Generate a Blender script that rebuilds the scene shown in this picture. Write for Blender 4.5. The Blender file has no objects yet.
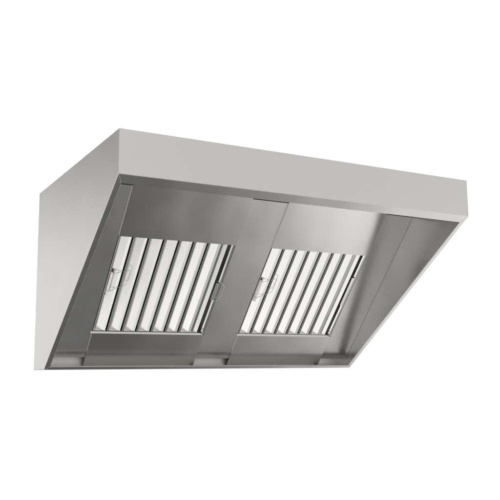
import bpy, bmesh, math
from mathutils import Vector, Matrix

# ------------------------------------------------------------------ camera
scene = bpy.context.scene
P_R = (1.3754, -0.3675, 0.4133)          # world -> camera (x right, y down, z forward), rotation vector
P_C = (-0.95031, -2.70450, -0.03015)
P_F = 768.5                              # focal length in pixels of a 500 px frame
cam_data = bpy.data.cameras.new("camera")
cam = bpy.data.objects.new("camera", cam_data)
scene.collection.objects.link(cam)
ang = math.sqrt(sum(c * c for c in P_R))
Rw = Matrix.Rotation(ang, 3, Vector(P_R).normalized())
right, down, fwd = Rw[0], Rw[1], Rw[2]
M = Matrix((right, -down, -fwd)).transposed().to_4x4()
M.translation = Vector(P_C)
cam.matrix_world = M
cam_data.sensor_width = 36
cam_data.lens = 36 * P_F / 500
cam_data.clip_end = 200
scene.camera = cam

# ------------------------------------------------------------------ world: a white photographic studio
world = bpy.data.worlds.new("World")
scene.world = world
world.use_nodes = True
wt = world.node_tree
wt.nodes.clear()
def wn(kind, **kw):
    n = wt.nodes.new(kind)
    for k, v in kw.items():
        setattr(n, k, v)
    return n
def wlink(a, b): wt.links.new(a, b)
tc = wn("ShaderNodeTexCoord")
sep = wn("ShaderNodeSeparateXYZ")
wlink(tc.outputs["Generated"], sep.inputs[0])
def ramp(src, lo, hi, a, b):
    m = wn("ShaderNodeMapRange", interpolation_type='SMOOTHSTEP')
    m.inputs["From Min"].default_value = lo
    m.inputs["From Max"].default_value = hi
    for k, v in (("To Min", a), ("To Max", b)):
        if isinstance(v, (int, float)): m.inputs[k].default_value = v
        else: wlink(v, m.inputs[k])
    wlink(src, m.inputs["Value"])
    return m.outputs["Result"]
def mix(f, a, b):
    m = wn("ShaderNodeMix", data_type='FLOAT')
    for i, v in ((0, f), (2, a), (3, b)):
        if isinstance(v, (int, float)): m.inputs[i].default_value = v
        else: wlink(v, m.inputs[i])
    return m.outputs[0]
X, Y, Z = sep.outputs
xy = wn("ShaderNodeMath", operation='MULTIPLY_ADD')
wlink(Y, xy.inputs[0]); xy.inputs[1].default_value = -0.5; wlink(X, xy.inputs[2])
floor_dark = ramp(X, 0.33, 0.60, 0.11, 0.38)
floor_lit = ramp(xy.outputs[0], 0.61, 0.76, floor_dark, 1.25)
under = mix(ramp(Y, -0.10, 0.02, 0.0, 1.0), 0.0, ramp(X, 0.53, 0.63, 0.0, 1.32))
mx = wn("ShaderNodeMath", operation='MAXIMUM')
wlink(floor_lit, mx.inputs[0]); wlink(under, mx.inputs[1])
floor_right = mx.outputs[0]        # dark studio floor, lit towards the right
floor_left = ramp(X, -0.64, -0.50, 0.34, 1.22)
nzw = wn("ShaderNodeTexNoise"); nzw.inputs["Scale"].default_value = 3.2; nzw.inputs["Detail"].default_value = 1.5
wlink(tc.outputs["Generated"], nzw.inputs[0])
def uneven(v, lo, hi):                               # the room is never perfectly even
    mm = wn("ShaderNodeMath", operation='MULTIPLY')
    if isinstance(v, (int, float)): mm.inputs[0].default_value = v
    else: wlink(v, mm.inputs[0])
    wlink(ramp(nzw.outputs[0], 0.3, 0.7, lo, hi), mm.inputs[1])
    return mm.outputs[0]
floor_all = mix(ramp(X, -0.16, 0.12, 1.0, 0.0), uneven(floor_right, 0.88, 1.14), uneven(floor_left, 0.86, 1.08))
front = uneven(0.86, 0.90, 1.08)                                         # softly lit room in front of the hood
back_top = mix(ramp(X, -0.15, 0.10, 1.0, 0.0), 1.02, ramp(Z, 0.12, 0.31, 0.99, 0.42))
upper = mix(ramp(Y, -0.1, 0.25, 0.0, 1.0), front, back_top)
val = mix(ramp(Z, -0.62, -0.35, 1.0, 0.0), upper, floor_all)
bg = wn("ShaderNodeBackground")
bg.inputs["Strength"].default_value = 1.0
comb = wn("ShaderNodeCombineColor")
for i, k in enumerate((1.0, 1.0, 1.0)):
    mm = wn("ShaderNodeMath", operation='MULTIPLY')
    wlink(val, mm.inputs[0]); mm.inputs[1].default_value = k
    wlink(mm.outputs[0], comb.inputs[i])
wlink(comb.outputs[0], bg.inputs["Color"])
out = wn("ShaderNodeOutputWorld")
wlink(bg.outputs[0], out.inputs[0])

scene.view_settings.view_transform = 'Standard'
scene.view_settings.look = 'None'
scene.view_settings.exposure = 0
scene.view_settings.gamma = 1

# ------------------------------------------------------------------ materials
def steel(name, base=(0.634, 0.622, 0.600), rough=0.3, axis='X', bump=0.014, smudge=0.05, metal=1.0, wave=0.006, aniso=0.0, tangent=(1, 0, 0)):
    m = bpy.data.materials.new(name)
    m.use_nodes = True
    nt = m.node_tree
    bs = nt.nodes["Principled BSDF"]
    bs.inputs["Metallic"].default_value = metal
    bs.inputs["Base Color"].default_value = (*base, 1)
    co = nt.nodes.new("ShaderNodeTexCoord")
    mp = nt.nodes.new("ShaderNodeMapping")
    s = {'X': (5, 1400, 1400), 'S': (1400, 5, 5)}[axis]
    mp.inputs["Scale"].default_value = s
    nt.links.new(co.outputs["Object"], mp.inputs[0])
    nz = nt.nodes.new("ShaderNodeTexNoise")
    nz.inputs["Scale"].default_value = 1.0
    nz.inputs["Detail"].default_value = 3
    nt.links.new(mp.outputs[0], nz.inputs[0])
    n2 = nt.nodes.new("ShaderNodeTexNoise")
    n2.inputs["Scale"].default_value = 5.0
    n2.inputs["Detail"].default_value = 4
    nt.links.new(co.outputs["Object"], n2.inputs[0])
    a = nt.nodes.new("ShaderNodeMath"); a.operation = 'MULTIPLY_ADD'
    a.inputs[1].default_value = smudge * 2; a.inputs[2].default_value = rough - smudge - 0.03
    nt.links.new(n2.outputs[0], a.inputs[0])
    b = nt.nodes.new("ShaderNodeMath"); b.operation = 'MULTIPLY_ADD'
    b.inputs[1].default_value = 0.06
    nt.links.new(nz.outputs[0], b.inputs[0]); nt.links.new(a.outputs[0], b.inputs[2])
    nt.links.new(b.outputs[0], bs.inputs["Roughness"])
    if aniso:
        bs.inputs["Anisotropic"].default_value = aniso
        tv = nt.nodes.new("ShaderNodeCombineXYZ")
        for i in range(3): tv.inputs[i].default_value = tangent[i]
        nt.links.new(tv.outputs[0], bs.inputs["Tangent"])
    bp = nt.nodes.new("ShaderNodeBump")
    bp.inputs["Strength"].default_value = bump
    bp.inputs["Distance"].default_value = 0.002
    nt.links.new(nz.outputs[0], bp.inputs["Height"])
    n3 = nt.nodes.new("ShaderNodeTexNoise")            # slight waviness of the sheet
    n3.inputs["Scale"].default_value = 2.6; n3.inputs["Detail"].default_value = 1
    nt.links.new(co.outputs["Object"], n3.inputs[0])
    b3 = nt.nodes.new("ShaderNodeBump"); b3.inputs["Distance"].default_value = wave
    nt.links.new(n3.outputs[0], b3.inputs["Height"]); nt.links.new(bp.outputs[0], b3.inputs["Normal"])
    nt.links.new(b3.outputs[0], bs.inputs["Normal"])
    return m
BODY = steel("brushed_steel", rough=0.26)
STRIP = steel("brushed_steel_strips", base=(0.68, 0.668, 0.655), rough=0.25, axis='S', bump=0.007, aniso=0.35, tangent=(1, 0, 0))
PLATE = steel("brushed_steel_plates", rough=0.23, aniso=0.7, tangent=(0, 0.66, -0.75))
BAFFLE = steel("bright_steel", base=(0.80, 0.79, 0.775), rough=0.21, axis='S', bump=0.0, smudge=0.04)
WIRE = steel("bright_wire", base=(0.6, 0.6, 0.59), rough=0.2, bump=0.0)
GUTTER = steel("satin_steel", base=(0.72, 0.71, 0.70), rough=0.5)

# ------------------------------------------------------------------ measurements (metres)
W, D, H, h, b = 1.8, 1.2115, 0.90325, 0.17947, 0.19624
T = 0.003
F = Vector((0, 0, H - h))                 # front bottom edge: start of the slanted mouth
m_ = (Vector((0, D - b, 0)) - F); L = m_.length; m_.normalize()
n_ = Vector((1, 0, 0)).cross(m_)          # into the hood
def Q(x, s, n): return F + Vector((x, 0, 0)) + m_ * s + n_ * n     # mouth plane coordinates
N2 = (n_ + 0.237 * m_).normalized()       # normal of the filter plane, into the hood
M2 = (m_ - 0.237 * n_).normalized()
def S(x, s, off=0.0):                     # filter plane: off > 0 is proud (towards the room)
    return Q(x, s, 0.285 - 0.237 * (s - 0.3)) - N2 * off

# ------------------------------------------------------------------ helpers
col = scene.collection
def mesh_obj(name, bm, mat, parent, bevel=0.0, segs=2, smooth=False):
    bmesh.ops.remove_doubles(bm, verts=bm.verts, dist=1e-6)
    bmesh.ops.recalc_face_normals(bm, faces=bm.faces)
    me = bpy.data.meshes.new(name)
    bm.to_mesh(me); bm.free()
    if smooth:
        for p in me.polygons: p.use_smooth = True
    o = bpy.data.objects.new(name, me)
    me.materials.append(mat)
    col.objects.link(o)
    o.parent = parent
    if bevel:
        md = o.modifiers.new("bevel", 'BEVEL'); md.width = bevel; md.segments = segs
        md.limit_method = 'ANGLE'; md.angle_limit = math.radians(35)
    return o
def solid(bm, poly, vec):
    """closed prism: polygon (list of Vector) swept along vec"""
    vec = Vector(vec)
    a = [bm.verts.new(p) for p in poly]
    c = [bm.verts.new(p + vec) for p in poly]
    bm.faces.new(a); bm.faces.new(c[::-1])
    k = len(poly)
    for i in range(k):
        bm.faces.new((a[i], c[i], c[(i + 1) % k], a[(i + 1) % k]))
def slab(bm, fn, x0, x1, s0, s1, o0, o1):
    solid(bm, [fn(x0, s0, o0), fn(x1, s0, o0), fn(x1, s1, o0), fn(x0, s1, o0)], fn(0, 0, o1) - fn(0, 0, o0))
def tube(bm, pts, r, seg=8):
    """round wire through points"""
    rings = []
    for i, p in enumerate(pts):
        t = (pts[min(i + 1, len(pts) - 1)] - pts[max(i - 1, 0)]).normalized()
        u = t.cross(N2)
        if u.length < 1e-3: u = t.cross(Vector((1, 0, 0)))
        u.normalize(); v = t.cross(u)
        rings.append([bm.verts.new(p + r * (math.cos(2 * math.pi * k / seg) * u + math.sin(2 * math.pi * k / seg) * v)) for k in range(seg)])
    for a, c in zip(rings, rings[1:]):
        for k in range(seg):
            bm.faces.new((a[k], a[(k + 1) % seg], c[(k + 1) % seg], c[k]))
    bm.faces.new(rings[0][::-1]); bm.faces.new(rings[-1])
def rounded(pts, r=0.008, k=4):
    o = [pts[0]]
    for i in range(1, len(pts) - 1):
        p = pts[i]; a = (pts[i - 1] - p).normalized() * r; c = (pts[i + 1] - p).normalized() * r
        for j in range(k + 1):
            t = j / k
            o.append(p + a * (1 - t) ** 2 + c * t ** 2)
    return o + [pts[-1]]

# ------------------------------------------------------------------ the hood
hood = bpy.data.objects.new("extractor_hood", None)
hood.empty_display_size = 0.2
col.objects.link(hood)
hood["label"] = "brushed stainless steel kitchen extractor hood with two baffle filters under its sloping front"
hood["category"] = "extractor hood"

# side panels
def side(x):
    bm = bmesh.new()
    e = 0.0005
    poly = [Vector((x, T + e, H - T - e)), Vector((x, T + e, H - h + 0.0025)), Vector((x, D - b, 0.0025)),
            Vector((x, D - T - e, 0.0025)), Vector((x, D - T - e, H - T - e))]
    solid(bm, poly, (T, 0, 0))
    return mesh_obj("side_panel", bm, BODY, hood, 0.0008)
side(0.0); side(W - T)
# fascia
bm = bmesh.new()
solid(bm, [Vector((0, 0, H)), Vector((W, 0, H)), Vector((W, 0, H - h)), Vector((0, 0, H - h))], (0, T, 0))
mesh_obj("fascia", bm, BODY, hood, 0.0014, 3)
# top, back and bottom panels
bm = bmesh.new()
solid(bm, [Vector((0, T + .0005, H - T)), Vector((W, T + .0005, H - T)), Vector((W, D, H - T)), Vector((0, D, H - T))], (0, 0, T))
mesh_obj("top_panel", bm, BODY, hood, 0.0008)
bm = bmesh.new()
solid(bm, [Vector((0, D - T, H - T - .0005)), Vector((W, D - T, H - T - .0005)), Vector((W, D - T, 0)), Vector((0, D - T, 0))], (0, T, 0))
mesh_obj("back_panel", bm, BODY, hood, 0.0008)
bm = bmesh.new()
solid(bm, [Vector((0, D - b, -.0005)), Vector((W, D - b, -.0005)), Vector((W, D - T - .0005, -.0005)), Vector((0, D - T - .0005, -.0005))], (0, 0, 0.0025))
mesh_obj("bottom_panel", bm, BODY, hood, 0.0006)

# folded flange round the sloping mouth: four mitred folds
fl_side, fl_top, fl_bot, ft = 0.024, 0.046, 0.020, 0.002
g = 0.0003
def flange(poly, lip):
    bm = bmesh.new()
    solid(bm, [Q(x, s, 0) for x, s in poly], n_ * ft)
    a, c, inw = lip                       # return fold, upwards from the inner edge
    d = Vector((inw[0], 0, 0)) + m_ * inw[1]
    p0, p1 = Q(a[0], a[1], ft), Q(c[0], c[1], ft)
    solid(bm, [p0, p1, p1 - d * 0.0018, p0 - d * 0.0018], n_ * 0.005)
    mesh_obj("mouth_flange", bm, BODY, hood, 0.0005)
s0, s1 = 0.001, L - 0.0005
flange([(g, s0), (W - g, s0), (W - fl_side - g, fl_top), (fl_side + g, fl_top)], ((fl_side + .003, fl_top), (W - fl_side - .003, fl_top), (0, 1)))
flange([(0, s0 + g), (fl_side, fl_top + g), (fl_side, s1 - fl_bot - g), (0, s1 - g)], ((fl_side, fl_top + .003), (fl_side, s1 - fl_bot - .003), (1, 0)))
flange([(W, s0 + g), (W, s1 - g), (W - fl_side, s1 - fl_bot - g), (W - fl_side, fl_top + g)], ((W - fl_side, fl_top + .003), (W - fl_side, s1 - fl_bot - .003), (-1, 0)))
flange([(fl_side + g, s1 - fl_bot), (W - fl_side - g, s1 - fl_bot), (W - g, s1), (g, s1)], ((fl_side + .003, s1 - fl_bot), (W - fl_side - .003, s1 - fl_bot), (0, -1)))

# grease gutter wall behind the lower flange
bm = bmesh.new()
y0, z0, y1, z1 = 1.084, 0.095, 1.0885, 0.003
solid(bm, [Vector((T, y0, z0)), Vector((W - T, y0, z0)), Vector((W - T, y1, z1)), Vector((T, y1, z1))], (0, 0.0015, 0.0))
mesh_obj("grease_gutter", bm, GUTTER, hood)

# blanking strips between the filter modules
X0, X1 = (0.206, 1.010), (0.808, 1.612)
def strip(xa, xb, send):
    bm = bmesh.new()
    slab(bm, S, xa, xb, 0.2895, send, 0.0, -0.0015)
    slab(bm, S, xa, xb, 0.2895, 0.2913, -0.0015, -0.018)          # folded top end
    slab(bm, S, xa, xb, send - 0.0018, send, -0.0015, -0.016)      # folded bottom end
    mesh_obj("blanking_strip", bm, STRIP, hood, 0.0012)
strip(T + .001, 0.2055, 1.232)
strip(0.8085, 1.0095, 1.240)
strip(1.6125, W - T - .001, 1.240)

# ------------------------------------------------------------------ filter modules
PER = 0.0762
FT, FB = 0.545, 1.068                      # filter opening along the slope
def filter_unit(x0, x1, folded):
    f = bpy.data.objects.new("baffle_filter", None)
    f.location = S((x0 + x1) / 2, (FT + FB) / 2, 0)
    col.objects.link(f); f.parent = hood
    inv = Matrix.Translation(-Vector(f.location))
    def part(name, bm, mat, bevel=0.0, smooth=False):
        bm.transform(inv)
        return mesh_obj(name, bm, mat, f, bevel, 2, smooth)
    def P(x, s, d): return S(x, s, -d)     # d = depth behind the filter plane
    # outer frame: channel rails down both sides, end pieces
    bm = bmesh.new()
    slab(bm, P, x0 + .002, x0 + .0045, FT - .02, FB, -0.004, 0.045)
    slab(bm, P, x0 + .0045, x0 + .013, FT - .02, FB, 0.010, 0.012)
    part("frame_rail", bm, BAFFLE, 0.0005)
    xr = x0 + 0.541
    bm = bmesh.new()
    ext = S(0, FB) - S(0, FT - .02)
    def q(a, d): return P(x0 + a, FT - .02, d)
    solid(bm, [q(.5215, .002), q(.5345, .001), q(.5345, .002), q(.5215, .003)], ext)
    solid(bm, [q(.5345, .012), q(.5560, -.003), q(.5575, -.002), q(.5575, .045), q(.5560, .045), q(.5560, -.0005), q(.5345, .0135)], ext)
    part("frame_rail", bm, BAFFLE, 0.0008)
    bm = bmesh.new()
    solid(bm, [P(x1 - .020, FT - .02, .005), P(x1 - .013, FT - .02, 0), P(x1 - .002, FT - .02, -.0008), P(x1 - .002, FT - .02, .001), P(x1 - .013, FT - .02, .002), P(x1 - .020, FT - .02, .007)], S(0, FB + .003) - S(0, FT - .02))
    part("frame_rail", bm, BAFFLE, 0.0004)
    bm = bmesh.new()
    slab(bm, P, x0 + .005, xr + .021, FB, FB + .0025, -0.001, 0.045)
    part("frame_end", bm, BAFFLE)
    bm = bmesh.new()
    slab(bm, P, x0 + .005, xr + .021, FT - .022, FT - .020, 0.0, 0.045)
    part("frame_end", bm, BAFFLE)
    # seven baffles, each a folded channel with one broad sloping wall
    for k in range(7):
        xs = x0 - 0.0065 + k * PER
        prof = [(0.0050, 0.036), (0.0050, 0.0014), (0.0145, 0.0), (0.0150, 0.026), (0.057, 0.0), (0.0695, -0.0044 if folded else -0.0034), (0.0695, 0.036)]
        if k == 0: prof = [(0.0195, 0.0225), (0.057, 0.0), (0.0695, -0.0044 if folded else -0.0034), (0.0695, 0.036)]
        bm = bmesh.new()
        rows = []
        for s in (FT - .019, FB - .0005):
            rows.append(([bm.verts.new(P(xs + a, s, d)) for a, d in prof]))
        for i in range(len(prof) - 1):
            bm.faces.new((rows[0][i], rows[0][i + 1], rows[1][i + 1], rows[1][i]))
        bmesh.ops.recalc_face_normals(bm, faces=bm.faces)
        bmesh.ops.solidify(bm, geom=list(bm.faces), thickness=0.0009)
        part("baffle", bm, BAFFLE, 0.0006)
    # wire lift handle at the left
    bm = bmesh.new()
    hx = x0 + 0.022
    tube(bm, rounded([P(x0 + .006, .742, .002), P(x0 + .012, .742, -.008), P(x0 + .101, .714, -.0065), P(x0 + .099, .796, -.0065), P(x0 + .012, .842, -.008), P(x0 + .006, .842, .002)]), 0.0011)
    part("handle", bm, WIRE, smooth=True)
    bm = bmesh.new()
    slab(bm, P, x0 + .006, x0 + .020, .735, .86, 0.0, 0.002)
    slab(bm, P, x0 + .018, x0 + .020, .735, .86, -0.012, 0.0)
    part("latch", bm, BAFFLE, 0.0006)
    # right latch plate covering the slot, and its loop
    bm = bmesh.new()
    sa = 0.765 if not folded else 0.685
    slab(bm, P, x1 - .033, x1 - .015, sa, .865, -0.004, -0.002)
    part("latch", bm, BAFFLE, 0.0005)
    if not folded:
        bm = bmesh.new()
        tube(bm, rounded([P(x1 - .028, .756, .0), P(x1 - .024, .752, -.008), P(x1 + .010, .768, -.016), P(x1 + .010, .850, -.016), P(x1 - .020, .874, -.008), P(x1 - .028, .870, .0)], 0.014), 0.0012)
        part("handle", bm, WIRE, smooth=True)
    # small corner clip
    bm = bmesh.new()
    tube(bm, rounded([P(x1 - .030, FB - .004, 0), P(x1 - .022, FB - .014, -.010), P(x1 - .012, FB - .004, -.012), P(x1 - .022, FB + .004, -.010), P(x1 - .010, FB + .010, -.004)], 0.004), 0.002)
    part("corner_clip", bm, BAFFLE, smooth=True)
for i in (0, 1):
    filter_unit(X0[i], X1[i], i == 1)
    xa, xb = X0[i], X1[i]
    bm = bmesh.new()
    slab(bm, S, xa, xb, 0.255, FT - .004, 0.005, 0.0035)
    slab(bm, S, xa, xa + .0015, 0.255, FT - .004, 0.0035, -0.002)
    slab(bm, S, xb - .0015, xb, 0.255, FT - .004, 0.0035, -0.002)
    mesh_obj("cover_plate", bm, PLATE, hood, 0.0005)
    bm = bmesh.new()
    slab(bm, S, xa, xb, FB + .012, 1.298, 0.005, 0.0035)
    slab(bm, S, xa, xa + .0015, FB + .012, 1.235, 0.0035, -0.002)
    slab(bm, S, xb - .0015, xb, FB + .012, 1.235, 0.0035, -0.002)
    solid(bm, [S(xa - .008, FB + .004, .003), S(xb - .012, FB + .004, .003), S(xb - .012, FB + .0125, .0085), S(xa - .008, FB + .0125, .0085)], m_ * .0015)
    mesh_obj("cover_plate", bm, PLATE, hood, 0.0005)
